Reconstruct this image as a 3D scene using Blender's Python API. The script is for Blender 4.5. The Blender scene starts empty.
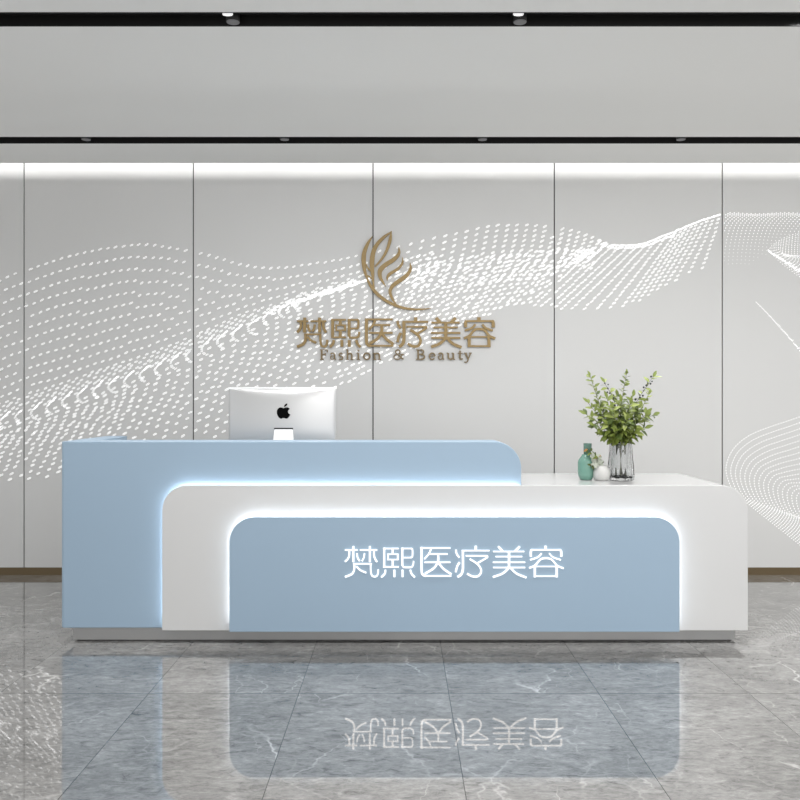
import bpy, bmesh, math, random
import numpy as np
from mathutils import Vector, Matrix
random.seed(7)
rng = random.Random(11)
SC = bpy.context.scene
COL = SC.collection
F, EYE = 835.0, 1.30          # focal length in pixels of an 800 px frame, eye height in metres
WALL_Y = 6.203
CEIL = 3.0

# ------------------------------------------------------------------ helpers
def wx(px, y): return (px - 400.0) * y / F
def wz(py, y): return EYE - (py - 400.0) * y / F

def obj(name, bm, mat, parent=None, smooth=False, loc=None):
    me = bpy.data.meshes.new(name)
    bmesh.ops.recalc_face_normals(bm, faces=bm.faces[:])
    bm.to_mesh(me); bm.free()
    for m in (mat if isinstance(mat, (list, tuple)) else [mat]):
        me.materials.append(m)
    if smooth:
        for p in me.polygons: p.use_smooth = True
    o = bpy.data.objects.new(name, me)
    COL.objects.link(o)
    if parent is not None: o.parent = parent
    if loc is not None: o.location = loc
    return o

def tag(o, label, cat, group=None, kind=None):
    o['label'] = label; o['category'] = cat
    if group: o['group'] = group
    if kind: o['kind'] = kind
    return o

def empty(name, loc, label, cat, group=None):
    o = bpy.data.objects.new(name, None); COL.objects.link(o)
    o.location = loc; o.empty_display_size = 0.1
    return tag(o, label, cat, group)

def bx(bm, x0, x1, y0, y1, z0, z1, mi=0):
    v = [bm.verts.new((x, y, z)) for z in (z0, z1) for y in (y0, y1) for x in (x0, x1)]
    for f in ((0,2,3,1),(4,5,7,6),(0,1,5,4),(2,6,7,3),(0,4,6,2),(1,3,7,5)):
        fc = bm.faces.new([v[i] for i in f]); fc.material_index = mi

def prism(bm, poly, y0, y1):
    """poly: list of (x,z); extruded from y0 (front) to y1."""
    a = [bm.verts.new((x, y0, z)) for x, z in poly]
    b = [bm.verts.new((x, y1, z)) for x, z in poly]
    bm.faces.new(a); bm.faces.new(b[::-1])
    n = len(poly)
    for i in range(n):
        j = (i + 1) % n
        bm.faces.new((a[i], b[i], b[j], a[j]))

def round_rect(x0, x1, z0, z1, rl, rr, seg=14):
    """square bottom corners, rounded top corners"""
    p = [(x0, z0), (x1, z0)]
    if rr > 0:
        for i in range(seg + 1):
            a = math.pi / 2 * i / seg
            p.append((x1 - rr + rr * math.cos(a), z1 - rr + rr * math.sin(a)))
    else: p.append((x1, z1))
    if rl > 0:
        for i in range(seg + 1):
            a = math.pi / 2 + math.pi / 2 * i / seg
            p.append((x0 + rl + rl * math.cos(a), z1 - rl + rl * math.sin(a)))
    else: p.append((x0, z1))
    return p

def bevel_mod(o, w=0.004, seg=3, ang=40):
    m = o.modifiers.new('edge', 'BEVEL'); m.width = w; m.segments = seg
    m.limit_method = 'ANGLE'; m.angle_limit = math.radians(ang); m.harden_normals = False
    for p in o.data.polygons: p.use_smooth = True
    m2 = o.modifiers.new('wn', 'WEIGHTED_NORMAL'); m2.keep_sharp = True; m2.weight = 100

def catmull(pts, n=6):
    P = np.array(pts, float); out = []
    Q = np.vstack([2*P[0]-P[1], P, 2*P[-1]-P[-2]])
    for i in range(1, len(Q) - 2):
        for k in range(n):
            t = k / n
            a, b, c, d = Q[i-1], Q[i], Q[i+1], Q[i+2]
            out.append(0.5*((2*b)+(c-a)*t+(2*a-5*b+4*c-d)*t*t+(3*b-3*c+d-a)*t**3))
    out.append(P[-1]); return np.array(out)

def ribbon(bm, pts, y0, y1):
    """pts: (x, z, width) along a centre line -> solid stroke between y0 and y1"""
    P = np.array(pts, float); n = len(P); L = []; R = []
    for i in range(n):
        d = P[min(i+1, n-1), :2] - P[max(i-1, 0), :2]
        d /= (np.linalg.norm(d) + 1e-12); nn = np.array([-d[1], d[0]]); h = max(P[i, 2], 1e-5) / 2
        L.append(P[i, :2] + nn*h); R.append(P[i, :2] - nn*h)
    fl = [bm.verts.new((p[0], y0, p[1])) for p in L]; fr = [bm.verts.new((p[0], y0, p[1])) for p in R]
    bl = [bm.verts.new((p[0], y1, p[1])) for p in L]; br = [bm.verts.new((p[0], y1, p[1])) for p in R]
    for i in range(n-1):
        bm.faces.new((fl[i], fl[i+1], fr[i+1], fr[i])); bm.faces.new((bl[i], br[i], br[i+1], bl[i+1]))
        bm.faces.new((fl[i], bl[i], bl[i+1], fl[i+1])); bm.faces.new((fr[i], fr[i+1], br[i+1], br[i]))
    bm.faces.new((fl[0], fr[0], br[0], bl[0])); bm.faces.new((fl[-1], bl[-1], br[-1], fr[-1]))

def tube(bm, pts, radii, seg=8, mi=0):
    P = [Vector(p) for p in pts]; rings = []
    for i, p in enumerate(P):
        d = (P[min(i+1, len(P)-1)] - P[max(i-1, 0)]).normalized()
        u = d.cross(Vector((0.3, 0.9, 0.2))).normalized(); v = d.cross(u)
        r = radii[i] if isinstance(radii, (list, tuple)) else radii
        rings.append([bm.verts.new(p + (u*math.cos(2*math.pi*k/seg) + v*math.sin(2*math.pi*k/seg))*r) for k in range(seg)])
    for a, b in zip(rings, rings[1:]):
        for k in range(seg):
            f = bm.faces.new((a[k], a[(k+1) % seg], b[(k+1) % seg], b[k])); f.material_index = mi; f.smooth = True
    bm.faces.new(rings[0][::-1]).material_index = mi; bm.faces.new(rings[-1]).material_index = mi

def lathe(bm, prof, seg=40, flute=0.0, nfl=0, close=True):
    rings = []
    for r, z, *k in prof:
        fl = k[0] if k else 1.0
        ring = []
        for i in range(seg):
            a = 2*math.pi*i/seg
            rr = r*(1 + flute*fl*math.cos(nfl*a)) if nfl else r
            ring.append(bm.verts.new((rr*math.cos(a), rr*math.sin(a), z)))
        rings.append(ring)
    for a, b in zip(rings, rings[1:]):
        for i in range(seg):
            bm.faces.new((a[i], a[(i+1) % seg], b[(i+1) % seg], b[i]))
    if close:
        bm.faces.new(rings[0][::-1]); bm.faces.new(rings[-1])

# ------------------------------------------------------------------ materials
def mat(name, col, rough=0.5, metal=0.0, emit=None, es=0.0, spec=0.5, coat=0.0, noise=0.0, nscale=6.0, **kw):
    m = bpy.data.materials.new(name); m.use_nodes = True
    nt = m.node_tree; b = nt.nodes['Principled BSDF']
    b.inputs['Base Color'].default_value = (*col, 1); b.inputs['Roughness'].default_value = rough
    b.inputs['Metallic'].default_value = metal; b.inputs['Specular IOR Level'].default_value = spec
    b.inputs['Coat Weight'].default_value = coat; b.inputs['Coat Roughness'].default_value = 0.05
    if emit: b.inputs['Emission Color'].default_value = (*emit, 1); b.inputs['Emission Strength'].default_value = es
    for k, v in kw.items(): b.inputs[k].default_value = v
    if noise > 0:
        tc = nt.nodes.new('ShaderNodeTexCoord'); n = nt.nodes.new('ShaderNodeTexNoise')
        n.inputs['Scale'].default_value = nscale; n.inputs['Detail'].default_value = 4
        r = nt.nodes.new('ShaderNodeMix'); r.data_type = 'RGBA'
        r.inputs[6].default_value = (*[c*(1-noise) for c in col], 1); r.inputs[7].default_value = (*[min(1, c*(1+noise)) for c in col], 1)
        nt.links.new(tc.outputs['Object'], n.inputs['Vector']); nt.links.new(n.outputs['Fac'], r.inputs[0])
        nt.links.new(r.outputs[2], b.inputs['Base Color'])
    return m

M_wall   = mat('wall_panel_paint', (0.70, 0.70, 0.695), 0.45, spec=0.3, noise=0.015, nscale=1.2)
M_gap    = mat('panel_gap', (0.03, 0.03, 0.032), 0.8)
M_dot    = mat('white_print', (0.93, 0.93, 0.93), 0.6, emit=(1, 1, 1), es=0.42)  # slight emission painted into the dashes to keep them near white
M_ceil   = mat('ceiling_paint', (0.90, 0.90, 0.885), 0.9, spec=0.1, noise=0.02, nscale=1.0)
M_black  = mat('black_metal', (0.006, 0.006, 0.006), 0.5, noise=0.2, nscale=3)
M_brass  = mat('bronze_skirting', (0.17, 0.125, 0.07), 0.35, metal=0.6, noise=0.06, nscale=4)
M_blue   = mat('pale_blue_lacquer', (0.355, 0.475, 0.60), 0.38, spec=0.35, noise=0.012, nscale=2)
M_white  = mat('white_solid_surface', (0.69, 0.69, 0.69), 0.14, spec=0.5, noise=0.008, nscale=2)
M_led    = mat('led_strip', (1, 1, 1), 0.5, emit=(0.95, 0.98, 1.0), es=10.0)
M_glow   = mat('illuminated_letter', (0.5, 0.5, 0.5), 0.5, emit=(1, 1, 1), es=0.95)
M_steel  = mat('brushed_steel', (0.42, 0.42, 0.42), 0.38, metal=0.7, noise=0.04, nscale=12)
M_gold   = mat('brushed_gold', (0.30, 0.21, 0.09), 0.45, metal=0.35, noise=0.08, nscale=30)
M_golddk = mat('aged_gold', (0.22, 0.165, 0.09), 0.5, metal=0.3, noise=0.08, nscale=30)
M_alu    = mat('silver_aluminium', (0.62, 0.62, 0.62), 0.30, metal=0.6, noise=0.01, nscale=5)
M_aluw   = mat('lit_aluminium', (0.95, 0.95, 0.95), 0.35, metal=0.1, noise=0.01, nscale=5, emit=(1, 1, 1), es=0.12)  # emission painted in, so top edge and stand look brightly lit
M_logo   = mat('gloss_black', (0.002, 0.002, 0.002), 0.6, spec=0.05, noise=0.1)
M_screen = mat('dark_screen', (0.01, 0.01, 0.012), 0.08, noise=0.1)
M_lens   = mat('spot_lens_grey', (0.13, 0.13, 0.135), 0.4, emit=(1, 1, 1), es=0.02, noise=0.08, nscale=60)
M_lamp   = mat('spot_lamp_lit', (0.9, 0.9, 0.9), 0.3, emit=(1, 1, 1), es=0.6, noise=0.01)
M_jade   = mat('jade_glaze', (0.165, 0.335, 0.27), 0.25, coat=0.3, noise=0.08, nscale=25)
M_jadeneck = mat('jade_neck_glaze', (0.13, 0.25, 0.20), 0.25, coat=0.3, noise=0.35, nscale=60)
M_cream  = mat('white_glaze', (0.60, 0.595, 0.58), 0.3, coat=0.2, noise=0.02, nscale=20)
M_stem   = mat('stem_green', (0.10, 0.11, 0.035), 0.6, noise=0.2, nscale=30)
M_twig   = mat('dark_twig', (0.045, 0.04, 0.03), 0.6, noise=0.2, nscale=30)
M_berry  = mat('dark_berry', (0.03, 0.035, 0.04), 0.4, noise=0.2, nscale=30)
def leafmat(name, a):
    return mat(name, a, 0.42, noise=0.30, nscale=22, **{'Subsurface Weight': 0.0})
M_leaf  = leafmat('leaf_green', (0.19, 0.245, 0.045))
M_leafd = leafmat('leaf_deep_green', (0.085, 0.125, 0.026))
M_leafl = leafmat('leaf_pale_green', (0.31, 0.37, 0.10))
M_leafp = leafmat('leaf_silver', (0.55, 0.58, 0.50))
M_petal = mat('petal_orange', (0.45, 0.22, 0.06), 0.5, noise=0.1)

M_glass = bpy.data.materials.new('smoky_glass'); M_glass.use_nodes = True
_b = M_glass.node_tree.nodes['Principled BSDF']
_b.inputs['Base Color'].default_value = (0.86, 0.87, 0.87, 1); _b.inputs['Roughness'].default_value = 0.02
_b.inputs['Transmission Weight'].default_value = 1.0; _b.inputs['IOR'].default_value = 1.45

def floor_material():
    m = bpy.data.materials.new('polished_grey_marble'); m.use_nodes = True
    nt = m.node_tree; N = nt.nodes; Lk = nt.links; b = N['Principled BSDF']
    tc = N.new('ShaderNodeTexCoord')
    sep = N.new('ShaderNodeSeparateXYZ'); Lk.new(tc.outputs['Object'], sep.inputs[0])
    def math_(op, a, bb=None, c=None):
        n = N.new('ShaderNodeMath'); n.operation = op
        for i, v in enumerate((a, bb, c)):
            if v is None: continue
            if isinstance(v, (int, float)): n.inputs[i].default_value = v
            else: Lk.new(v, n.inputs[i])
        return n.outputs[0]
    TX, TY, OX, OY = 0.6645, 1.327, 0.216, 3.698
    ux = math_('DIVIDE', math_('SUBTRACT', sep.outputs[0], OX), TX)
    uy = math_('DIVIDE', math_('SUBTRACT', sep.outputs[1], OY), TY)
    fx, fy = math_('FLOOR', ux), math_('FLOOR', uy)
    dx = math_('MULTIPLY', math_('ABSOLUTE', math_('SUBTRACT', ux, math_('ROUND', ux))), TX)
    dy = math_('MULTIPLY', math_('ABSOLUTE', math_('SUBTRACT', uy, math_('ROUND', uy))), TY)
    joint = math_('MAXIMUM', math_('LESS_THAN', dx, 0.0016), math_('LESS_THAN', dy, 0.0026))
    cmb = N.new('ShaderNodeCombineXYZ'); Lk.new(fx, cmb.inputs[0]); Lk.new(fy, cmb.inputs[1])
    wn = N.new('ShaderNodeTexWhiteNoise'); wn.noise_dimensions = '3D'; Lk.new(cmb.outputs[0], wn.inputs['Vector'])
    off = N.new('ShaderNodeVectorMath'); off.operation = 'MULTIPLY_ADD'
    Lk.new(wn.outputs['Color'], off.inputs[0]); off.inputs[1].default_value = (17, 17, 17); Lk.new(tc.outputs['Object'], off.inputs[2])
    P = off.outputs[0]
    def noise(scale, detail, rough, vec, dist=0.0):
        n = N.new('ShaderNodeTexNoise'); n.inputs['Scale'].default_value = scale; n.inputs['Detail'].default_value = detail
        n.inputs['Roughness'].default_value = rough; n.inputs['Distortion'].default_value = dist; Lk.new(vec, n.inputs['Vector']); return n.outputs
    def ramp(fac, stops):
        r = N.new('ShaderNodeValToRGB'); Lk.new(fac, r.inputs[0])
        while len(r.color_ramp.elements) < len(stops): r.color_ramp.elements.new(0.5)
        for e, (p, c) in zip(r.color_ramp.elements, stops): e.position = p; e.color = (c, c, c, 1)
        return r.outputs[0]
    big = noise(2.2, 6, 0.62, P, 0.6)[0]
    mpf = N.new('ShaderNodeMapping'); mpf.inputs['Scale'].default_value = (0.8, 1.7, 1); mpf.inputs['Rotation'].default_value = (0, 0, 0.12); Lk.new(P, mpf.inputs['Vector'])
    fine = noise(15, 9, 0.74, mpf.outputs[0], 0.9)[0]
    base = ramp(big, [(0.28, 0.31), (0.5, 0.395), (0.72, 0.49)])
    fn = ramp(fine, [(0.30, 0.40), (0.44, 0.88), (0.55, 1.06), (0.72, 1.55)])
    mul = N.new('ShaderNodeMix'); mul.data_type = 'RGBA'; mul.blend_type = 'MULTIPLY'; mul.inputs[0].default_value = 1
    Lk.new(base, mul.inputs[6]); Lk.new(fn, mul.inputs[7])
    speck = ramp(noise(48, 5, 0.7, mpf.outputs[0], 0.4)[0], [(0.33, 0.80), (0.5, 1.0), (0.68, 1.17)])
    mul2 = N.new('ShaderNodeMix'); mul2.data_type = 'RGBA'; mul2.blend_type = 'MULTIPLY'; mul2.inputs[0].default_value = 1
    Lk.new(mul.outputs[2], mul2.inputs[6]); Lk.new(speck, mul2.inputs[7])
    # pale veins: distorted cell edges, broken up by a mask
    warp = noise(1.7, 5, 0.6, P)[1]
    wv = N.new('ShaderNodeVectorMath'); wv.operation = 'MULTIPLY_ADD'; Lk.new(warp, wv.inputs[0]); wv.inputs[1].default_value = (0.55, 0.55, 0.0); Lk.new(P, wv.inputs[2])
    mp = N.new('ShaderNodeMapping'); mp.inputs['Rotation'].default_value = (0, 0, 0.6); mp.inputs['Scale'].default_value = (1.0, 0.45, 1.0); Lk.new(wv.outputs[0], mp.inputs['Vector'])
    def veins(scale, w, lo, hi, ms):
        vo = N.new('ShaderNodeTexVoronoi'); vo.feature = 'DISTANCE_TO_EDGE'; vo.voronoi_dimensions = '2D'; vo.inputs['Scale'].default_value = scale
        Lk.new(mp.outputs[0], vo.inputs['Vector'])
        v = ramp(vo.outputs['Distance'], [(0.0, 1.0), (w, 0.0)])
        mk = ramp(noise(ms, 3, 0.5, P)[0], [(lo, 0.0), (hi, 1.0)])
        return math_('MULTIPLY', v, mk)
    v1 = veins(1.5, 0.014, 0.50, 0.62, 1.9)
    v2 = veins(4.2, 0.022, 0.50, 0.68, 3.2)
    vv = math_('MINIMUM', math_('ADD', math_('MULTIPLY', v1, 0.95), math_('MULTIPLY', v2, 0.55)), 1.0)
    mx = N.new('ShaderNodeMix'); mx.data_type = 'RGBA'; Lk.new(vv, mx.inputs[0]); Lk.new(mul2.outputs[2], mx.inputs[6]); mx.inputs[7].default_value = (0.85, 0.85, 0.85, 1)
    mj = N.new('ShaderNodeMix'); mj.data_type = 'RGBA'; Lk.new(math_('MULTIPLY', joint, 0.75), mj.inputs[0]); Lk.new(mx.outputs[2], mj.inputs[6]); mj.inputs[7].default_value = (0.05, 0.05, 0.05, 1)
    tn = N.new('ShaderNodeMix'); tn.data_type = 'RGBA'; tn.blend_type = 'MULTIPLY'; tn.inputs[0].default_value = 1; tn.inputs[7].default_value = (1, 0.982, 0.957, 1)
    Lk.new(mj.outputs[2], tn.inputs[6]); Lk.new(tn.outputs[2], b.inputs['Base Color'])
    b.inputs['Roughness'].default_value = 0.012
    b.inputs['Metallic'].default_value = 0.5
    b.inputs['IOR'].default_value = 1.6
    b.inputs['Specular IOR Level'].default_value = 0.5
    return m
M_floor = floor_material()

# ------------------------------------------------------------------ setting
W = 5.2
bm = bmesh.new(); bx(bm, -W, W, -2.5, WALL_Y + 0.1, -0.1, 0.0)
tag(obj('floor', bm, M_floor), 'polished grey veined marble floor tiles', 'floor', kind='structure')

bm = bmesh.new(); bx(bm, -W, W, WALL_Y + 0.012, WALL_Y + 0.1, 0.0, 3.5)
wall = tag(obj('wall_back', bm, M_gap), 'pale grey panelled back wall printed with white dotted waves', 'wall', kind='structure')
seams = [-5.2] + [wx(p, WALL_Y) for p in (-145, 24, 193.3, 373, 554.3, 722.3, 890)] + [5.2]
for a, b in zip(seams, seams[1:]):
    bm = bmesh.new(); bx(bm, a + 0.0042, b - 0.0042, WALL_Y, WALL_Y + 0.012, 0.056, 3.5)
    obj('wall_panel', bm, M_wall, wall)
bm = bmesh.new(); bx(bm, -W, W, WALL_Y + 0.002, WALL_Y + 0.012, 0.0, 0.055)
tag(obj('baseboard_back', bm, M_brass), 'dark bronze skirting strip along the back wall', 'skirting', kind='structure')

bm = bmesh.new()
SLOTS = [(3.660, 3.800), (5.395, 5.534)]
CE = 5.989
ys = [-2.5, SLOTS[0][0], SLOTS[0][1], SLOTS[1][0], SLOTS[1][1], CE]
for i in (0, 2, 4): bx(bm, -W, W, ys[i], ys[i+1], CEIL, CEIL + 0.02)
bx(bm, -W, W, -2.5, WALL_Y + 0.1, 3.5, 3.55)
bx(bm, -W, W, -2.5, CE - 0.20, CEIL + 0.10, CEIL + 0.12)
tag(obj('ceiling', bm, M_ceil), 'matt grey dropped ceiling with a lit cove gap', 'ceiling', kind='structure')
for i, (a, b) in enumerate(SLOTS):
    bm = bmesh.new(); d = 0.045
    bx(bm, -W, W, a + .0005, a + 0.006, CEIL - 0.001, CEIL + d)
    bx(bm, -W, W, b - 0.006, b - .0005, CEIL - 0.001, CEIL + d)
    bx(bm, -W, W, a + .0005, b - .0005, CEIL + d, CEIL + d + 0.006)
    tag(obj('trim_%d' % (i + 1), bm, M_black), ['black recessed light channel across the top of the picture, the wider one',
        'black recessed light channel just in front of the lit wall cove, the narrower one'][i], 'ceiling channel', kind='structure')

# spotlights: grey lens disc at the mouth of the channel
def spotlight(x, y, label, lit, group):
    t = empty('ceiling_spotlight', (x, y, CEIL + 0.0449), label, 'spotlight', group)
    bm = bmesh.new(); lathe(bm, [(0.026, 0.0), (0.031, -0.008), (0.031, -0.040), (0.028, -0.0415)], 28)
    obj('housing', bm, M_black, t, True)
    bm = bmesh.new(); lathe(bm, [(0.0285, -0.0418), (0.029, -0.0435), (0.022, -0.0445)], 28)
    obj('lens', bm, M_lens, t)
    if lit:
        bm = bmesh.new(); lathe(bm, [(0.026, 0.0), (0.026, -0.034), (0.024, -0.036)], 28)
        o = obj('lamp_head', bm, M_lamp, t); o.location = (-0.014, -0.049, 0.003)
        o.scale = (0.9, 0.5, 1)
    return t
N1, N2 = 'left', 'right'
spotlight(wx(233, 3.762), 3.762, 'lit spotlight in the wide black channel, the one on the left', True, 'spotlights in the wide channel')
spotlight(wx(520, 3.762), 3.762, 'lit spotlight in the wide black channel, the one on the right', True, 'spotlights in the wide channel')
for p, w in ((86, 'leftmost of the four'), (284.5, 'second from the left'), (482.5, 'third from the left'), (681, 'rightmost of the four')):
    spotlight(wx(p, 5.456), 5.458, 'small grey spotlight in the narrow black channel, ' + w, False, 'spotlights in the narrow channel')

# ------------------------------------------------------------------ dotted wave print on the wall
def fcurve(pts, sub=8):
    c = catmull(pts, sub); return lambda x: float(np.interp(x, c[:, 0], c[:, 1]))
T = fcurve([(-60,325),(-20,298),(9,278),(36,268.6),(61,260),(84,253.6),(107,249),(127,246),(155,245),(187,250),(215,256),(242,264),(263,267.5),(281,268),(305,265.6),(322,263),(342,260),(355,257),(372,254),(399,247),(423,241),(447,235.5),(469,231),(489,226),(510,225),(530,225),(549,227),(568,230),(582,233.6),(598,239.5),(610,244),(640,243),(660,236),(680,228),(700,220),(722,213)])
R = fcurve([(-60,442),(-20,429),(5,419),(37,410),(67,399),(97,389),(127,379),(157,367.6),(187,354.5),(217,340.6),(248,327),(274,313),(300,302),(320,295),(342,288),(364,281),(385,274),(410,266),(440,261),(480,256),(540,251),(605,247),(640,244),(660,237),(680,229),(700,221),(722,214)])
Lo = fcurve([(-90,495),(-45,486),(0,481),(60,477),(150,460),(250,430),(340,388),(380,367),(400,359),(440,338),(470,321),(496,312),(518,306),(546,307.5),(567,309),(592,310),(620,306.5),(634,303.5),(647,297.6),(665,287),(681,277),(694,272),(711,264),(724,250)])
XB = fcurve([(-60,-88),(-20,-46),(150,122),(300,268),(372,340),(430,388),(500,446),(560,506),(605,543),(637,568),(668,610),(690,642),(705,668),(715,692),(724,716)])
dots = []     # (px, py, length, width, angle)
def along(pts, step_fn, emit):
    c = catmull(pts, 10); seg = np.hypot(np.diff(c[:,0]), np.diff(c[:,1])); s = np.concatenate([[0], np.cumsum(seg)])
    d = 0.0
    while d <= s[-1]:
        x = float(np.interp(d, s, c[:,0])); y = float(np.interp(d, s, c[:,1])); f = d / max(s[-1], 1e-6)
        emit(x, y, f); d += step_fn(f)
SEAM = (24, 193.3, 373, 554.3, 722.3)
def big(x, y, sc=1.0):
    if -52 < x < 720.5 and y > 190 and min(abs(x - q) for q in SEAM) > 2.0:
        dots.append((x + rng.uniform(-.35,.35), y + rng.uniform(-.35,.35), (4.5 + rng.uniform(-.6,.6))*sc, (1.6 + rng.uniform(-.2,.2))*sc, math.radians(27 + rng.uniform(-7,7))))
# upper sheet: rows of dashes hanging from the crest line down to the fold
xr = -60.0; idx = 0
while xr < 350:
    r0 = R(xr); fold = min(25.0, max(8.0, (r0 - T(xr+40))*0.36))
    xt = xr + 44; t0 = T(xt); D = r0 - fold - t0
    n = max(2, int(round((D+4)/(11.6 if xr < 200 else 10.5))) + 1)
    for q in range(n):
        f = q / (n - 1.0); f2 = 1 - (1 - f)**1.1
        x = xt - 24*f + 3*math.sin(f*3); y = T(x + 4)*(1-f2) + (R(xr) - fold)*f2
        if xr < 250 or q < n-1 or idx % 2 == 0: big(x, y, .86)
    along([(xr+21, r0-fold), (xr+14, r0-fold*.66), (xr+8, r0-fold*.36), (xr+3, r0-fold*.12)], lambda f: 5.4, lambda x, y, f: big(x + rng.uniform(-1,1), y + rng.uniform(-.9,.9), .88) if f > .1 else None)
    if idx % 2 == 0 and xr < 300:
        along([(xr+7, r0-fold*.32), (xr+1, r0-2.5), (xr-2, r0+2), (xr+.5, r0+6.5), (xr+4, r0+8)], lambda f: 2.0, lambda x, y, f: big(x, y, .66))
    xr += 7.75; idx += 1
# thick bright rope where the sheet turns over
for i in range(150):
    f = (i / 149.0)**.8; x = 272 + 102*f; w = 6.5*(1-f) + 2.0
    big(x + rng.uniform(-2,2), R(x) + rng.gauss(0, w*.28) - w*.1, .8)
# lower sheet: columns running down and to the left from the fold to the hem
xr = -60.0
while xr < 722:
    r0 = R(xr); xb = XB(xr); yb = Lo(xb)
    if xr < 420:
        pts = [(xr+1, r0+5), (xr+3, r0+11), (xr-2, r0+.3*(yb-r0)), (.4*xr+.6*xb, r0+.62*(yb-r0)), (xb, yb)]
        stp = 5.6 if xr < 140 else 8.0 if xr < 330 else 7.4
    elif xr < 590:
        pts = [(xr, r0+1), (.7*xr+.3*xb+5, r0+.25*(yb-r0)), (.35*xr+.65*xb+3, r0+.62*(yb-r0)), (xb, yb)]; stp = 6.4
    else:
        pts = [(xr, r0), (.72*xr+.28*xb+2, r0+.25*(yb-r0)), (.36*xr+.64*xb+1, r0+.63*(yb-r0)), (xb, yb)]; stp = 4.7
    ph = rng.uniform(0, .5)
    along(pts, lambda f, s=stp: s*(0.72+.45*f) if xr < 600 else s*(.9+.2*f), lambda x, y, f: big(x + (0 if xr > 590 else rng.uniform(-1.4,1.4)), y + (0 if xr > 590 else rng.uniform(-1,1)), .86 if xr > 590 else 1.0))
    xr += 9.6 if xr < 130 else 11.0 if xr < 360 else 8.2 if xr < 590 else 9.4 if xr < 672 else 5.2
# second sheet crossing in front of it, between the emblem and the right-hand dip
xt = 398.0
while xt < 607:
    t0 = T(xt); hh = np.interp(xt, [398, 440, 500, 560, 607], [26, 52, 62, 52, 14])
    pts = [(xt, t0), (xt-3, t0+.3*hh), (xt-9, t0+.65*hh), (xt-19, t0+hh)]
    along(pts, lambda f: np.interp(xt, [398, 470, 530, 607], [8.5, 5.8, 5.2, 4.4]), lambda x, y, f: big(x, y, .95))
    xt += np.interp(xt, [398, 440, 500, 560, 607], [12.5, 11, 9.8, 8.5, 5.5])
for k in range(3):                                                          # arcs round the little vortex
    rr = 5 + 5.2*k
    for a in np.arange(95, 275, 170.0/(3 + 2.6*k)):
        big(594 + rr*1.25*math.cos(math.radians(a)), 259 - rr*.62*math.sin(math.radians(a)), .85)
for k in range(4):                                                          # pale swirl right of the emblem
    rr = 8 + 7*k
    for a in np.arange(100, 250, 150.0/(5 + 3*k)):
        big(440 + rr*1.45*math.cos(math.radians(a)), 270 - rr*.55*math.sin(math.radians(a)), .9)
x = 600.0
while x < 721:                                                              # bright upper rim
    big(x, T(x) + 1.2, .9)
    if x < 672: big(x + 1.6, T(x) + 3.6, .85)
    x += 3.4
# fine halftone on the last panel
def tiny(x, y, s=1.25):
    if 724 < x < 880: dots.append((x, y, s, s*.9, 0.5))
x0 = 730.0
while x0 < 870:
    hgt = 34 + 20*math.exp(-((x0-760)/30)**2)
    along([(x0, 213.5 + .6*math.sin(x0*.11)), (x0-8, 217), (x0-16, 226), (x0-21, 213+hgt*.62), (x0-23, 213+hgt)], lambda f: 2.3 + 1.6*f, lambda x, y, f: tiny(x, y, 1.35 - .85*f))
    x0 += 4.2
for j in range(13):
    along([(842, 222+2.6*j), (806, 231+2.2*j), (784, 238+1.5*j), (770+1.6*j, 248+.7*j), (775+2.0*j, 257-.1*j), (790+1.6*j, 270-.9*j), (812, 284-1.5*j), (850, 300-2*j)], lambda f: 3.0, lambda x, y, f: tiny(x, y, .85))
for i in range(170):
    f = i/169.0; x = 768 + 60*f; yy = 250 + 26*f**.75 + 16*f*f
    tiny(x, yy + rng.gauss(0, .4 + 1.6*f), 1.0)
for i in range(120):
    f = i/119.0; x = 756 + 80*f; yy = 302 + 80*f + 14*f*f
    tiny(x, yy + rng.gauss(0, .25 + 1.1*f), 0.75 + .6*f)
def hem(x): return 492 + (x - 733)*.79
for k in range(26):
    X, Y = 726 + 4.7*k, 467 + 2.0*k
    pts = [(852,397+5*k),(802+3*k,416+4.8*k),(768+4.5*k,427.5+4.4*k),(752+4.7*k,434+4*k),(740+4.8*k,442+3.4*k),(731+4.75*k,452.5+2.6*k),(X,Y),(X+2.2,Y+13),(X+9,hem(X+9)-2.0*k),(X+20,hem(X+20)-2.3*k),(X+36,hem(X+36)-2.4*k),(X+62,hem(X+62)-2.4*k),(X+120,hem(X+120)-2.4*k)]
    along(pts, lambda f: 2.7, lambda x, y, f: tiny(x, y, 1.05))
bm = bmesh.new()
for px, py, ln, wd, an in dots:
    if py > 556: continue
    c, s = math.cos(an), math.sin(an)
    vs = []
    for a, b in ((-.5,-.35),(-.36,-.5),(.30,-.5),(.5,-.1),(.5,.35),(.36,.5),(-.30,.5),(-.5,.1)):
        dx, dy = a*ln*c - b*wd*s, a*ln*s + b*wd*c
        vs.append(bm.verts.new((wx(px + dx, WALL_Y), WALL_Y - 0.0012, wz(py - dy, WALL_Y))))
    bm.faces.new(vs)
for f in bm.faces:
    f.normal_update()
obj('dot_print', bm, M_dot, wall)

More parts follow.
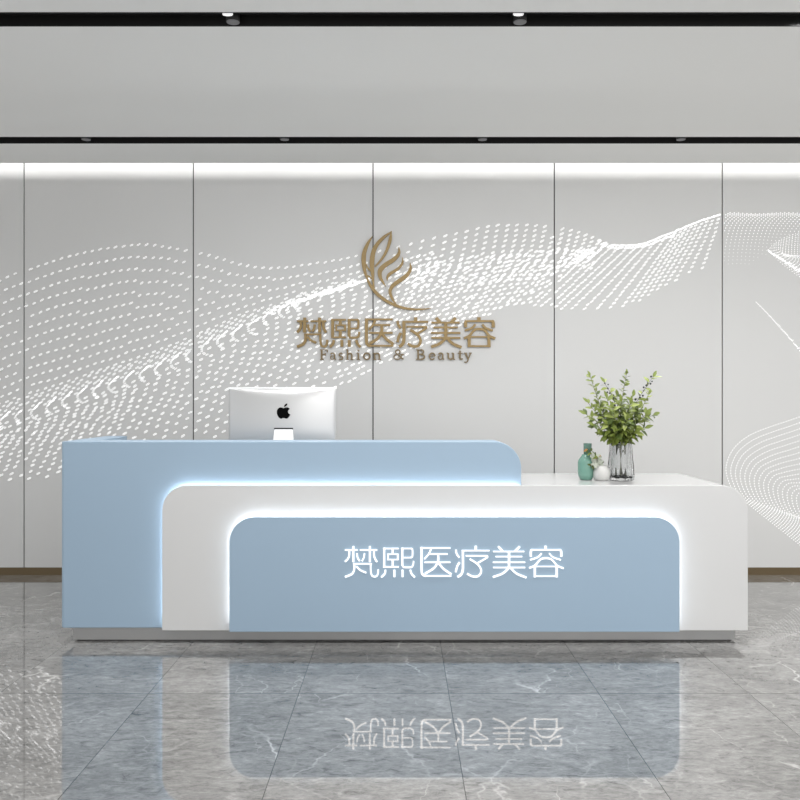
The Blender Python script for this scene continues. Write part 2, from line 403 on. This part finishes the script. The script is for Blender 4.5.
# ------------------------------------------------------------------ lettering strokes
# (points in a 6.667x enlargement of the front lettering; width per stroke)
GL = []
def S(o, pts, w, curve=False):
    P = [(335 + o + x/6.667, 540 + y/6.667, (w if len(q) == 0 else q[0])/6.667) for x, y, *q in pts]
    GL[-1].append(P if not curve else [tuple(r) for r in catmull(P, 5)])
H, V = 12, 19
GL.append([])                       # character 1 of six
S(0, [(65,68),(150,68)], H); S(0, [(165,68),(282,68)], H)
S(0, [(122,42),(122,148)], V); S(0, [(232,42),(232,148)], V)
S(0, [(95,72),(94,105),(84,128),(66,146)], 17, True); S(0, [(146,90),(150,118),(164,142)], 15, True)
S(0, [(196,90),(192,118),(180,142)], 15, True); S(0, [(260,72),(260,105),(268,128),(280,148)], 17, True)
S(0, [(128,156),(128,195),(112,228),(66,248)], 18, True); S(0, [(120,160),(246,160)], H)
S(0, [(238,156),(238,205),(246,238),(268,246),(284,232),(288,198)], 15, True); S(0, [(142,176),(168,202),(208,220)], 15, True)
GL.append([])                       # character 2 of six
S(0, [(328,52),(328,185)], V); S(0, [(320,58),(425,58)], H); S(0, [(320,181),(425,181)], H)
S(0, [(384,58),(384,96)], V); S(0, [(384,132),(384,181)], V)
S(0, [(348,96),(424,96)], 10); S(0, [(348,132),(424,132)], 10); S(0, [(354,92),(354,136)], 12); S(0, [(418,92),(418,136)], V-3)
S(0, [(449,52),(449,172)], V); S(0, [(440,58),(505,58)], H); S(0, [(505,58),(516,64),(516,108),(505,120)], 15, True); S(0, [(510,119),(458,119)], H)
S(0, [(449,165),(456,181),(480,184),(508,182),(520,170),(524,142)], 14, True)
S(0, [(336,200),(332,225),(308,250)], 17, True); S(0, [(396,200),(396,248)], V); S(0, [(450,200),(450,248)], V); S(0, [(502,200),(510,226),(532,250)], 17, True)
GL.append([])                       # character 3 of six
S(0, [(577,48),(577,200),(584,230),(605,241)], 20, True); S(0, [(598,241),(776,241)], H); S(0, [(567,55),(770,55)], H)
S(0, [(641,62),(622,98),(596,128)], 14, True); S(0, [(625,95),(752,95)], H); S(0, [(596,150),(770,150)], H)
S(0, [(688,95),(688,140),(660,188),(600,226)], 18, True); S(0, [(694,158),(724,194),(776,230)], 18, True)
GL.append([])                       # character 4 of six
o = 115
S(o, [(172,40),(172,72)], 22); S(o, [(78,72),(264,72)], H); S(o, [(86,68),(86,190),(76,228),(50,248)], 21, True)
S(o, [(40,66),(44,92),(62,118)], 17, True); S(o, [(64,150),(48,178),(38,216)], 18, True)
S(o, [(105,107),(245,107)], H); S(o, [(245,104),(250,116),(218,136),(180,158)], 14, True)
S(o, [(132,128),(182,160),(205,192),(206,220),(186,243),(150,244),(114,226)], 17, True)
GL.append([])                       # character 5 of six
S(o, [(322,44),(352,76)], 20); S(o, [(466,44),(434,76)], 20)
S(o, [(288,78),(496,78)], H); S(o, [(304,112),(482,112)], H); S(o, [(286,150),(502,150)], H); S(o, [(288,185),(502,185)], H)
S(o, [(394,76),(394,188)], 21); S(o, [(396,184),(352,224),(286,249)], 18, True); S(o, [(404,188),(446,226),(510,252)], 18, True)
GL.append([])                       # character 6 of six
S(o, [(638,40),(638,68)], 22); S(o, [(545,67),(735,67)], H); S(o, [(548,66),(540,76),(539,112)], 20, True); S(o, [(732,66),(742,76),(743,112)], 20, True)
S(o, [(612,90),(586,116),(534,134)], 14, True); S(o, [(662,90),(688,116),(740,134)], 14, True)
S(o, [(528,188),(566,172),(600,134),(622,124),(658,124),(682,134),(716,172),(758,190)], 16, True)
S(o, [(566,172),(566,250)], 20); S(o, [(712,172),(712,250)], 20); S(o, [(560,178),(718,178)], 10); S(o, [(560,243),(718,243)], 11)

def lettering(name, mat_, Y0, Y1, parent, org, strokes, fx=lambda x: x, fy=lambda y: y, ws=1.0):
    bm = bmesh.new()
    for i, st in enumerate(strokes):
        e = 0.0002*(i % 13)
        ribbon(bm, [(wx(fx(x), Y0) - org[0], wz(fy(y), Y0) - org[2], w*ws*Y0/F) for x, y, w in st], Y0 - org[1] + e, Y1 - org[1] - e*.2)
    return obj(name, bm, mat_, parent)

# ------------------------------------------------------------------ reception desk
YF, YW, YB, YK = 4.385, 4.445, 4.487, 4.50
desk = empty('reception_desk', (0, 4.7, 0), 'long pale blue and white reception desk with backlit rounded panels', 'reception desk')
D0 = Vector((0, 4.7, 0))
def dpart(name, bm, m, parent=desk, bev=0.0):
    bmesh.ops.translate(bm, verts=bm.verts[:], vec=-D0)
    o = obj(name, bm, m, parent)
    if bev: bevel_mod(o, bev)
    return o
# tall blue back counter
x0, x1 = wx(60.6, YB), wx(521.3, YB); zt = wz(441.6, YB); zb = 0.075
bm = bmesh.new()
prism(bm, round_rect(x0, x1, zb, zt, 0, 0.145), YB, 4.69)
bm.edges.ensure_lookup_table()
ed = [e for e in bm.edges if all(abs(v.co.x - x0) < 1e-5 and abs(v.co.y - YB) < 1e-5 for v in e.verts)]
bmesh.ops.bevel(bm, geom=ed, offset=0.022, segments=6, affect='EDGES', profile=0.5)
o = dpart('blue_counter', bm, M_blue, bev=0.005)
bm = bmesh.new(); bx(bm, x0, x0 + 0.125, 4.6905, 5.20, zb, zt)
dpart('side_return', bm, M_blue, bev=0.005)
# white counter: thin slab in front of the blue, full depth to the right of it
wx0, wx1 = wx(162, YW), wx(748, YW); wzt = wz(485.3, YW); wzb = 0.072
bm = bmesh.new()
prof = round_rect(wx0, wx1, wzb, wzt, 0.135, 0.145)
prism(bm, prof, YW, YW + 0.016)
xs = x1 + 0.004
prism(bm, round_rect(xs, wx1, wzb, wzt, 0, 0.145), YW + 0.016, 5.17)
o = dpart('white_counter', bm, M_white, bev=0.0035)
bm = bmesh.new(); bx(bm, x0 + 0.127, xs - 0.002, 4.692, 5.17, wzt - 0.035, wzt - 0.001)
dpart('work_surface', bm, M_white, bev=0.003)
bm = bmesh.new(); bx(bm, x0 + 0.13, x0 + 0.15, 4.70, 5.15, zb, wzt - 0.04)
dpart('inner_support', bm, M_white)
# front blue panel
fx0, fx1 = wx(229.3, YF), wx(679.7, YF); fzt = wz(517.4, YF); fzb = wz(632.0, YF)
bm = bmesh.new(); prism(bm, round_rect(fx0, fx1, fzb, fzt, 0.13, 0.13), YF, YF + 0.022)
dpart('front_panel', bm, M_blue, bev=0.003)
bm = bmesh.new(); bx(bm, fx0 + 0.2, fx1 - 0.2, YF + 0.022, YW, fzb + 0.1, fzt - 0.15)
dpart('panel_spacer', bm, M_white)
bm = bmesh.new(); bx(bm, wx0 + 0.25, x1 - 0.3, YW + 0.016, YB, wzb + 0.1, wzt - 0.2)
dpart('panel_spacer', bm, M_white)
# plinth
bm = bmesh.new(); bx(bm, wx(73, YK), wx(735, YK), YK, 5.10, 0.009, 0.074); bx(bm, wx(73, YK) + .03, wx(735, YK) - .03, YK + .03, 5.07, 0.0, 0.0095)
dpart('plinth', bm, M_steel)
# led strips hidden behind the panel rims
def led(xa, xb, za, zc, rl, rr, ya, yb, ends):
    outl = round_rect(xa, xb, za, zc, rl, rr)
    n = len(outl); pts = outl[1:] + outl[:1]          # from bottom right round to bottom left
    if ends == 'left': pts = [p for p in pts if p[0] < xb - rr - 1e-4 or False] ; pts = [(xb, zc)] + pts
    bm = bmesh.new(); c = [bm.verts.new((x, ya, z)) for x, z in pts]; d = [bm.verts.new((x, yb, z)) for x, z in pts]
    mx_, mz_ = (xa + xb)/2, za
    c2 = []; d2 = []
    for i, (x, z) in enumerate(pts):
        p0, p1 = pts[max(i-1, 0)], pts[min(i+1, len(pts)-1)]
        t = Vector((p1[0]-p0[0], p1[1]-p0[1])).normalized(); nrm = Vector((-t.y, t.x))*0.003
        c2.append(bm.verts.new((x + nrm.x, ya, z + nrm.y))); d2.append(bm.verts.new((x + nrm.x, yb, z + nrm.y)))
    for i in range(len(pts)-1):
        bm.faces.new((c[i], c[i+1], d[i+1], d[i])); bm.faces.new((c2[i], d2[i], d2[i+1], c2[i+1]))
        bm.faces.new((c[i], c2[i], c2[i+1], c[i+1])); bm.faces.new((d[i], d[i+1], d2[i+1], d2[i]))
    return bm
I = 0.009
dpart('led_strip', led(fx0 + I, fx1 - I, fzb + 0.035, fzt - I, 0.125, 0.125, YF + 0.042, YF + 0.057, 'both'), M_led)
dpart('led_strip', led(wx0 + I, x1 - 0.012, wzb + 0.03, wzt - I, 0.13, 0.0, YW + 0.026, YB - 0.002, 'left'), M_led)
for g in GL: lettering('character', M_glow, YF - 0.008, YF - 0.0002, desk, D0, g, ws=0.68)['label'] = 'white illuminated Chinese character'

# ------------------------------------------------------------------ sign on the wall
YS0, YS1 = WALL_Y - 0.022, WALL_Y - 0.006
sign_o = Vector((wx(396, YS0), WALL_Y - 0.0015, wz(332, YS0)))
sign = empty('wall_sign', sign_o, 'gold feathered leaf emblem and company lettering mounted on the back wall', 'sign')
sx = lambda x: 296.8 + (x - 344.7)*.9065
sy = lambda y: 317.2 + (y - 546.0)*.948
def posts(bm, pts):
    for x, y in pts: bx(bm, x - .003, x + .003, -0.0055, 0.0, y - .003, y + .003)
for g in GL: lettering('character', M_gold, YS0, YS1, sign, sign_o, g, sx, sy, 1.06)['label'] = 'gold Chinese character'
EM = []
def E(*pts): EM.append([tuple(r) for r in catmull([(350 + x/8.889, 225 + y/8.889, w/8.889) for x, y, w in pts], 6)])
E((200,100,3),(160,160,22),(128,240,33),(121,310,36),(128,390,28),(150,470,18),(185,540,24),(240,610,26),(320,672,24),(400,712,23),(480,738,20),(570,749,16),(650,748,12),(722,738,3))
E((140,340,6),(160,385,13),(202,420,12)); E((130,440,8),(165,455,12),(205,482,10))
E((371,55,6),(300,108,22),(245,165,28),(207,240,34),(195,330,37),(200,420,28),(206,500,17),(214,575,12))
E((366,55,8),(357,130,25),(330,215,22),(290,290,18),(222,370,12))
E((432,190,3),(435,250,24),(390,305,32),(320,350,34),(268,402,36),(268,460,28),(295,510,16),(318,547,3))
E((465,285,3),(468,332,17),(430,385,21),(360,430,24),(334,460,20),(330,497,3))
E((534,332,4),(537,392,24),(500,450,30),(430,500,32),(375,545,28),(356,592,25),(372,645,20),(412,712,10))
e1 = lettering('emblem', M_gold, YS0, YS1, sign, sign_o, EM, ws=1.12)
# small roman letters: (x, y) in units of letter width / height (0 baseline, 1 cap height), stroke weights thick and thin
TH, TN = 1.75, 0.95
def arc(cx, cy, rx, ry, a0, a1, n=12): return [(cx + rx*math.cos(math.radians(a0 + (a1-a0)*i/n)), cy + ry*math.sin(math.radians(a0 + (a1-a0)*i/n))) for i in range(n+1)]
LET = {
 'F': [([(.22,0),(.22,1)],TH),([(.02,1),(.95,1)],TN),([(.95,1.02),(.98,.74)],TN),([(.22,.52),(.68,.52)],TN),([(.68,.66),(.68,.38)],TN),([(.0,.0),(.48,0)],TN)],
 'a': [(arc(.42,.48,.32,.17,165,0)+[(.74,.08),(.98,.0)],TH*.85),(arc(.38,.2,.32,.2,80,380),TN*1.1)],
 's': [(arc(.5,.49,.38,.16,35,250)+arc(.5,.16,.4,.17,70,-150),TN*1.35)],
 'h': [([(.2,0),(.2,1.05)],TH),([(.0,1.0),(.2,1.05)],TN),(arc(.5,.42,.28,.22,165,0)+[(.78,0)],TH*.9),([(.0,0),(.42,0)],TN),([(.6,0),(1,0)],TN)],
 'i': [([(.5,0),(.5,.66)],TH),([(.1,.62),(.5,.66)],TN),([(.05,0),(.95,0)],TN),([(.5,.86),(.5,1.02)],TH)],
 'o': [(arc(.5,.33,.43,.33,0,360,20),TH*.85)],
 'n': [([(.2,0),(.2,.66)],TH),([(.0,.62),(.2,.66)],TN),(arc(.5,.42,.28,.22,165,0)+[(.78,0)],TH*.9),([(.0,0),(.42,0)],TN),([(.6,0),(1,0)],TN)],
 '&': [(arc(.40,.78,.2,.22,-60,240)+[(.95,.02)],TH*.75),(arc(.36,.26,.32,.26,110,330)+[(.80,.42),(.86,.52)],TN*1.2),([(.66,.52),(1.0,.52)],TN)],
 'B': [([(.22,0),(.22,1)],TH),([(.0,1),(.5,1)],TN),([(.0,0),(.55,0)],TN),([(.22,.53),(.55,.53)],TN),(arc(.5,.765,.34,.235,90,-90),TH*.85),(arc(.52,.265,.42,.265,90,-90),TH*.9)],
 'e': [([(.1,.36),(.88,.36)],TN),(arc(.5,.33,.42,.33,5,320,18),TH*.8)],
 'u': [([(.2,.66),(.2,.25)]+arc(.48,.22,.28,.2,180,330),TH*.9),([(.8,.66),(.8,.0)],TH),([(.0,.65),(.2,.65)],TN),([(.6,.65),(.8,.65)],TN),([(.8,0),(1,.02)],TN)],
 't': [([(.45,.92),(.45,.2)]+arc(.7,.2,.25,.18,180,330),TH*.9),([(.05,.64),(.9,.64)],TN)],
 'y': [([(.18,.66),(.55,.06)],TH),([(.85,.66),(.45,-.2),(.25,-.32),(.05,-.26)],TN*1.2),([(0,.66),(.38,.66)],TN),([(.65,.66),(1,.66)],TN)],
}
for ch, a, b in (('F',320,327.6),('a',330.2,335.8),('s',338.6,343.2),('h',346,353.4),('i',356.3,360.3),('o',363.2,370.4),('n',373,381),('&',393.6,404),('B',416.2,425),('e',428.8,435.6),('a',438,444.4),('u',446.6,455),('t',457.6,463),('y',464,471.8)):
    lettering('letter', M_golddk, YS0 + .004, YS1, sign, sign_o, [[(a + x*(b-a), 359.4 - y*9.6, w) for x, y in pts] for pts, w in LET[ch]])
for px, py in ((312,330),(345,332),(384,333),(414,333),(446,332),(480,333),(362,262),(380,275),(390,303),(324,355),(368,356),(421,355),(459,357)):
    bm = bmesh.new(); bx(bm, -.002, .002, -0.012, 0.0, -.002, .002)
    obj('mounting_pin', bm, M_golddk, sign, loc=(wx(px,YS0)-sign_o.x, 0, wz(py,YS0)-sign_o.z))

# ------------------------------------------------------------------ desktop computer, seen from behind
YC = 5.09
cz = wzt - 0.001
comp = empty('desktop_computer', (wx(282.7, YC), YC, cz), 'silver all-in-one computer seen from behind, on the desk behind the blue counter', 'computer')
CW, zt_, zb_ = 107.5*YC/F/2, wz(388, YC) - cz, wz(388, YC) - cz - 0.43
bm = bmesh.new(); NX, NZ = 40, 28; gf = []
for j in range(NZ+1):
    row = []
    for i in range(NX+1):
        u, v = i/NX*2-1, j/NZ*2-1
        x = u*CW; z = (zt_+zb_)/2 + v*(zt_-zb_)/2
        b = 0.036*max(0, 1-abs(u)**2.4)**.8*max(0, 1-abs(v)**2.6)**.8
        row.append(bm.verts.new((x, -0.006 - b, z)))
    gf.append(row)
for j in range(NZ):
    for i in range(NX): bm.faces.new((gf[j][i], gf[j][i+1], gf[j+1][i+1], gf[j+1][i])).smooth = True
rim = [gf[0][i] for i in range(NX+1)] + [gf[j][NX] for j in range(1, NZ+1)] + [gf[NZ][i] for i in range(NX-1, -1, -1)] + [gf[j][0] for j in range(NZ-1, 0, -1)]
rb = [bm.verts.new((v.co.x, 0.004, v.co.z)) for v in rim]
for i in range(len(rim)):
    k = (i+1) % len(rim); bm.faces.new((rim[i], rim[k], rb[k], rb[i]))
bm.faces.new(rb)
obj('casing', bm, M_alu, comp)
bm = bmesh.new(); bx(bm, -CW, CW, -0.0075, 0.0042, zt_ - 0.006, zt_ + 0.0035)
rim_o = obj('top_edge', bm, M_aluw, comp); rim_o['label'] = 'bright top edge'; bevel_mod(rim_o, 0.002, 2)
bm = bmesh.new(); bx(bm, -CW + .012, CW - .012, 0.0042, 0.0056, zb_ + .075, zt_ - .012)
obj('screen', bm, M_screen, comp)
def apx(px, py): return ((px-282.7)*YC/F, wz(py, YC) - cz)
st = [apx(274.8, 429), apx(292.6, 429), apx(294.0, 441), apx(296, 462), apx(296, 484), apx(271.5, 484), apx(271.5, 462), apx(273.6, 441)]
bm = bmesh.new()
zs = sorted({p[1] for p in st}, reverse=True)
prof = [(8.9, apx(0,429)[1], -0.048), (10.2, apx(0,441)[1], -0.056), (12, 0.06, -0.07), (12.5, 0.012, -0.078), (12.5, 0.0, -0.078)]
ff = []; bb = []
for hw, z, y in prof:
    h = hw*YC/F
    xo = 1.9*YC/F; ff.append((bm.verts.new((xo-h, y, z)), bm.verts.new((xo+h, y, z)))); bb.append((bm.verts.new((xo-h, y + .012, z)), bm.verts.new((xo+h, y + .012, z))))
for i in range(len(prof)-1):
    bm.faces.new((ff[i][0], ff[i][1], ff[i+1][1], ff[i+1][0])); bm.faces.new((bb[i][0], bb[i+1][0], bb[i+1][1], bb[i][1]))
    bm.faces.new((ff[i][0], ff[i+1][0], bb[i+1][0], bb[i][0])); bm.faces.new((ff[i][1], bb[i][1], bb[i+1][1], ff[i+1][1]))
bm.faces.new((ff[0][0], bb[0][0], bb[0][1], ff[0][1])); bm.faces.new((ff[-1][0], ff[-1][1], bb[-1][1], bb[-1][0]))
bx(bm, -10.6*YC/F, 14.4*YC/F, -0.078, 0.10, 0.0, 0.008)
s_o = obj('stand', bm, M_aluw, comp); s_o['label'] = 'bright white stand'
zsl = apx(0, 428.6)[1]
bm = bmesh.new(); bx(bm, -7.5*YC/F, 11.3*YC/F, -0.047, -0.028, zsl - 0.004, zsl + 0.006)
obj('stand_slot', bm, M_black, comp)
# the bitten apple mark
bm = bmesh.new()
ap = catmull([(0,.30),(.13,.36),(.30,.37),(.42,.30),(.46,.24),(.36,.12),(.33,-.02),(.37,-.16),(.50,-.27),(.44,-.42),(.32,-.58),(.20,-.64),(.06,-.59),(-.06,-.59),(-.20,-.64),(-.34,-.56),(-.47,-.34),(-.52,-.10),(-.50,.12),(-.40,.29),(-.24,.37),(-.10,.34),(0,.30)], 4)[:-1]
AW = 13.2*YC/F; LX = 1.9*YC/F; yl = -0.0440; az = wz(411.6, YC) - cz
prism(bm, [(x*AW*.98 + LX, az + z*AW*.84 + .001) for x, z in ap], yl, yl + 0.004)
lf = [(.02,.42),(.06,.56),(.16,.67),(.27,.72),(.27,.60),(.20,.49),(.11,.43)]
prism(bm, [(x*AW + LX, az + z*AW*.88) for x, z in lf], yl, yl + 0.004)
lg = obj('logo', bm, M_logo, comp); lg['label'] = 'black bitten-apple mark'

# ------------------------------------------------------------------ vases on the white counter
YV = 4.74
def vpos(px, y=YV): return (wx(px, y), y, wzt)
k = YV/F
gv = empty('bottle_vase', vpos(586, 4.75), 'jade green bottle vase with narrow neck on the white counter', 'vase')
bm = bmesh.new()
pf = [(4.6,0),(6.2,.6),(7.8,5),(8.1,8),(8.1,17.5),(7.6,19.8),(5.6,22.5),(4.3,24.2),(4.0,25.5),(3.2,25.5),(3.4,23.5),(6.8,17),(6.8,7),(4,2)]
lathe(bm, [(r*k, z*k) for r, z in pf], 40)
obj('body', bm, M_jade, gv, True)
bm = bmesh.new(); lathe(bm, [(3.95*k,25.4*k),(4.0*k,35.4*k),(4.25*k,36.6*k),(3.5*k,36.6*k),(3.2*k,35*k),(3.2*k,25.4*k)], 36)
n_ = obj('neck', bm, M_jadeneck, gv, True); n_['label'] = 'darker mottled neck'; n_.location.x = 0.009
wv = empty('small_vase', vpos(601.6, 4.715), 'squat round white ceramic vase between the green bottle and glass vase', 'vase')
bm = bmesh.new()
pf = [(5.5,0),(7.0,.6),(8.2,3.2),(8.5,6.0),(8.2,9.2),(7.2,11.8),(5.9,13.4),(5.2,14.3),(5.3,15.0),(4.7,15.0),(4.6,14.0),(6.6,11),(7.5,7),(7.2,3),(5,1.2)]
lathe(bm, [(r*k, z*k) for r, z in pf], 40)
obj('body', bm, M_cream, wv, True)
gl = empty('glass_vase', vpos(620.8, 4.74), 'clear fluted glass vase holding the green branches', 'vase')
bm = bmesh.new()
pf = [(11.8,0,.3),(12.7,.8,1),(13.0,4,1),(12.6,14,1),(11.4,26,1),(10.6,36,1),(10.7,38.5,.8),(10.2,38.8,.3),(9.7,36,.2),(10.3,26,.2),(11.3,14,.2),(11.6,6,.2),(10.5,3.2,0),(4,2.8,0)]
lathe(bm, [(r*k, z*k, f) for r, z, f in pf], 120, 0.045, 12)
obj('body', bm, M_glass, gl, True)

def leaf(bm, p, d, n, ln, wd, mi=0, curl=0.25):
    d = d.normalized(); s = d.cross(n).normalized(); n = s.cross(d).normalized()
    mid = []; Lf = []; Rt = []
    for t, w in ((0,.04),(.18,.55),(.42,1.0),(.68,.82),(.88,.42),(1.0,.03)):
        c = p + d*ln*t - n*ln*curl*t*t
        mid.append(bm.verts.new(c)); Lf.append(bm.verts.new(c + s*wd*.5*w + n*wd*.14*w)); Rt.append(bm.verts.new(c - s*wd*.5*w + n*wd*.14*w))
    for i in range(5):
        for q in ((Lf[i], Lf[i+1], mid[i+1], mid[i]), (mid[i], mid[i+1], Rt[i+1], Rt[i])):
            f = bm.faces.new(q); f.material_index = mi; f.smooth = True

bq0 = Vector((wx(620.8, 4.74), 4.74, wzt + 0.016))
bq = empty('leafy_bouquet', bq0, 'bushy bouquet of green leafy branches standing in the glass vase', 'plant')
def P3(px, py, dy):
    px = 620 + (px - 620)*.93; y = 4.74 + dy; return Vector((wx(px, y), y, wz(py, y))) - bq0
def branch(tip, mid, n, size, mats, start=.45, kind='leafy', dy=0.0, end_small=.7):
    ox, oy = rng.uniform(-.026,.026), rng.uniform(-.026,.026)
    base = Vector((-ox*.8, -oy*.8, 0.0)); neck = Vector((ox*.9, oy*.9, 0.205))
    pts = [tuple(base), tuple((base+neck)/2), tuple(neck), tuple(P3(*mid, dy*.5)), tuple(P3(*tip, dy))]
    c = catmull(pts, 8)
    b = bmesh.new(); tube(b, [tuple(q) for q in c], [0.0030 - 0.0020*i/(len(c)-1) for i in range(len(c))], 6)
    br = obj('branch', b, M_twig if kind == 'berry' else M_stem, bq, True)
    fb = bmesh.new(); ncp = len(c)
    for i in range(n):
        f = start + (1-start)*(i + rng.uniform(0, .5))/n
        q = f*(ncp-1); a = int(min(q, ncp-2)); p = Vector(c[a])*(1-(q-a)) + Vector(c[a+1])*(q-a)
        t = (Vector(c[a+1]) - Vector(c[a])).normalized()
        sc = size*(1 - (1-end_small)*((f-start)/(1-start)))*rng.uniform(.8, 1.15)
        ang = i*2.4 + rng.uniform(-.4,.4)
        u = t.cross(Vector((0,1,0.1))).normalized(); v = t.cross(u)
        out = u*math.cos(ang)*1.0 + v*math.sin(ang)*.9
        d = (out*rng.uniform(.75,1.1) + t*rng.uniform(.35,.85) + Vector((0,-.15,rng.uniform(-.25,.15))))
        nn = (Vector((0,-.55,.75)) + Vector((rng.uniform(-.5,.5), rng.uniform(-.3,.3), rng.uniform(-.3,.3)))).normalized()
        if abs(d.normalized().dot(nn)) > .93: nn = Vector((1,0,.3)).normalized()
        mi = rng.choice((0,0,1,2)) if kind == 'leafy' else rng.choice((0, 2, 2))
        if kind == 'berry' and i % 2 == 0:
            bmesh.ops.create_icosphere(fb, subdivisions=1, radius=.0065*rng.uniform(.7,1.2), matrix=Matrix.Translation(p + d.normalized()*.014))
            for fc in fb.faces[-20:]: fc.material_index = 3
            continue
        leaf(fb, p, d, nn, sc, sc*rng.uniform(.40,.55), mi, rng.uniform(.05,.4))
    leaf(fb, Vector(c[-1]) - (Vector(c[-1])-Vector(c[-2]))*.3, Vector(c[-1]) - Vector(c[-2]), Vector((.2,-.8,.4)).normalized(), size*end_small, size*end_small*.45, mats[0] if False else 0)
    obj('foliage', fb, [M_leaf, M_leafd, M_leafl, M_berry], br)
LM = (0, 1, 2)
# tall sprigs with small paired leaves
branch((587.5,375),(600,408), 46, .054, LM, .45, 'leafy', -.01, .65)
branch((627,373),(621,408), 46, .052, LM, .45, 'leafy', .02, .65)
branch((656,376),(636,405), 44, .056, LM, .45, 'berry', 0, .8)
branch((603,382),(615,405), 34, .054, LM, .5, 'berry', .03, .8)
branch((651,394),(638,418), 22, .050, LM, .50, 'sprig', -.03, .7)
branch((585,402),(602,422), 16, .052, LM, .5, 'leafy', -.03, .8)
# leafy mass
for tip, mid, n, dy in (((583,414),(602,426),14,-.05), ((592,425),(606,432),13,-.08), ((597,405),(608,424),18,.02), ((606,398),(612,422),18,-.05),
        ((612,408),(616,428),18,-.10), ((621,402),(620,424),18,-.06), ((631,404),(625,424),18,-.09), ((640,408),(630,426),18,-.04),
        ((648,414),(633,428),16,-.07), ((656,415),(636,424),14,.02), ((647,428),(632,434),13,-.10), ((606,424),(613,434),15,-.12),
        ((627,420),(622,432),16,-.13), ((615,432),(617,438),12,-.11), ((636,432),(628,437),12,-.10), ((617,396),(618,420),16,.06), ((634,396),(627,420),16,.05), ((603,434),(611,438),11,-.07), ((600,414),(609,428),16,-.04)):
    branch(tip, mid, int(n*1.55), .062, LM, .48, 'leafy', dy, .8)

# little sprig leaning out of the small white vase
sp0 = Vector((wx(601.6, 4.715), 4.715, wzt + 0.075))
sp = empty('flower_sprig', sp0, 'small silvery sprig leaning out of the squat white vase towards the green bottle', 'plant')
def Q3(px, py, dy=0.0): y = 4.70 + dy; return Vector((wx(px, y), y, wz(py, y))) - sp0
def pick(pts, n, mats, sz):
    c = catmull(pts, 8); b = bmesh.new(); tube(b, [tuple(q) for q in c], .0012, 5)
    st_ = obj('stem', b, M_twig, sp, True); fb = bmesh.new()
    for i in range(n):
        q = (.3 + .7*i/(n-1))*(len(c)-1); a = int(min(q, len(c)-2)); p = Vector(c[a])
        d = Vector((rng.uniform(-1,1), rng.uniform(-.6,.2), rng.uniform(-.7,1)))
        leaf(fb, p, d, Vector((rng.uniform(-.4,.4), -1, .4)).normalized(), sz*rng.uniform(.7,1.2), sz*.42, rng.choice(mats), .2)
    obj('foliage', fb, [M_leafp, M_leafd, M_leaf, M_petal], st_)
base = (0, 0, -0.05)
pick([base, tuple(Q3(600,465)), tuple(Q3(596,459)), tuple(Q3(593.5,455))], 24, (0,0,0,1), .036)
pick([base, tuple(Q3(599,464)), tuple(Q3(594,464)), tuple(Q3(590.5,466))], 20, (0,0,0,1), .034)
pick([base, tuple(Q3(600,462)), tuple(Q3(594,455)), tuple(Q3(587,448))], 12, (1,2,2,3), .030)

# ------------------------------------------------------------------ camera, lights, world
cam = bpy.data.cameras.new('camera'); co = bpy.data.objects.new('camera', cam); COL.objects.link(co)
cam.sensor_width = 36; cam.sensor_fit = 'HORIZONTAL'; cam.lens = F/800*36
co.location = (0, 0, EYE); co.rotation_euler = (math.pi/2, 0, 0); SC.camera = co
cam.clip_end = 50

def area(name, loc, rot, sx_, sy_, e, col=(1,0.992,0.98)):
    l = bpy.data.lights.new(name, 'AREA'); l.shape = 'RECTANGLE'; l.size = sx_; l.size_y = sy_; l.energy = e; l.color = col
    o = bpy.data.objects.new(name, l); COL.objects.link(o); o.location = loc; o.rotation_euler = rot; return o
area('cove_light', (0, CE - 0.08, CEIL + 0.036), (math.radians(90), 0, 0), 10.2, 0.034, 22)
area('front_fill', (1.5, -2.0, 1.9), (math.radians(90), 0, 0), 5.0, 2.6, 50)  # added fill behind the camera, stands for no lamp in the room
area('ceiling_fill', (1.9, 1.6, 2.97), (math.radians(16), 0, 0), 5.0, 2.6, 125)  # unseen fill at ceiling height, added to light desk tops and wall
area('wall_fill', (0.9, 3.672, 2.990), (math.radians(44), 0, 0), 5.0, 0.03, 15).data.spread = math.radians(100)  # added strip without a real fitting, brightens the middle of the wall
area('side_fill', (5.1, 3.4, 1.7), (math.radians(90), 0, math.radians(76)), 3.0, 2.6, 12)  # added fill out of view, makes the right side lighter
def downlight(x, y, e, t=0):
    l = bpy.data.lights.new('downlight', 'SPOT'); l.energy = e; l.spot_size = math.radians(165); l.spot_blend = 1.0; l.shadow_soft_size = 0.05; l.spot_size = math.radians(165 if t == 0 else 104)
    o = bpy.data.objects.new('downlight', l); COL.objects.link(o); o.location = (x, y, CEIL - 0.012); o.rotation_euler = (math.radians(-t), 0, 0)
for q in range(-2, 4): downlight(-0.755 + 1.295*q, 3.75, 22)
for q in range(-2, 4): downlight(-0.755 + 1.295*q, 5.458, 60, 40)
wd = bpy.data.worlds.new('world'); SC.world = wd; wd.use_nodes = True
wd.node_tree.nodes['Background'].inputs[0].default_value = (1.0, 1.0, 0.995, 1); wd.node_tree.nodes['Background'].inputs[1].default_value = 0.78
SC.view_settings.view_transform = 'Standard'; SC.view_settings.look = 'None'
SC.cycles.max_bounces = 8; SC.cycles.use_denoising = True
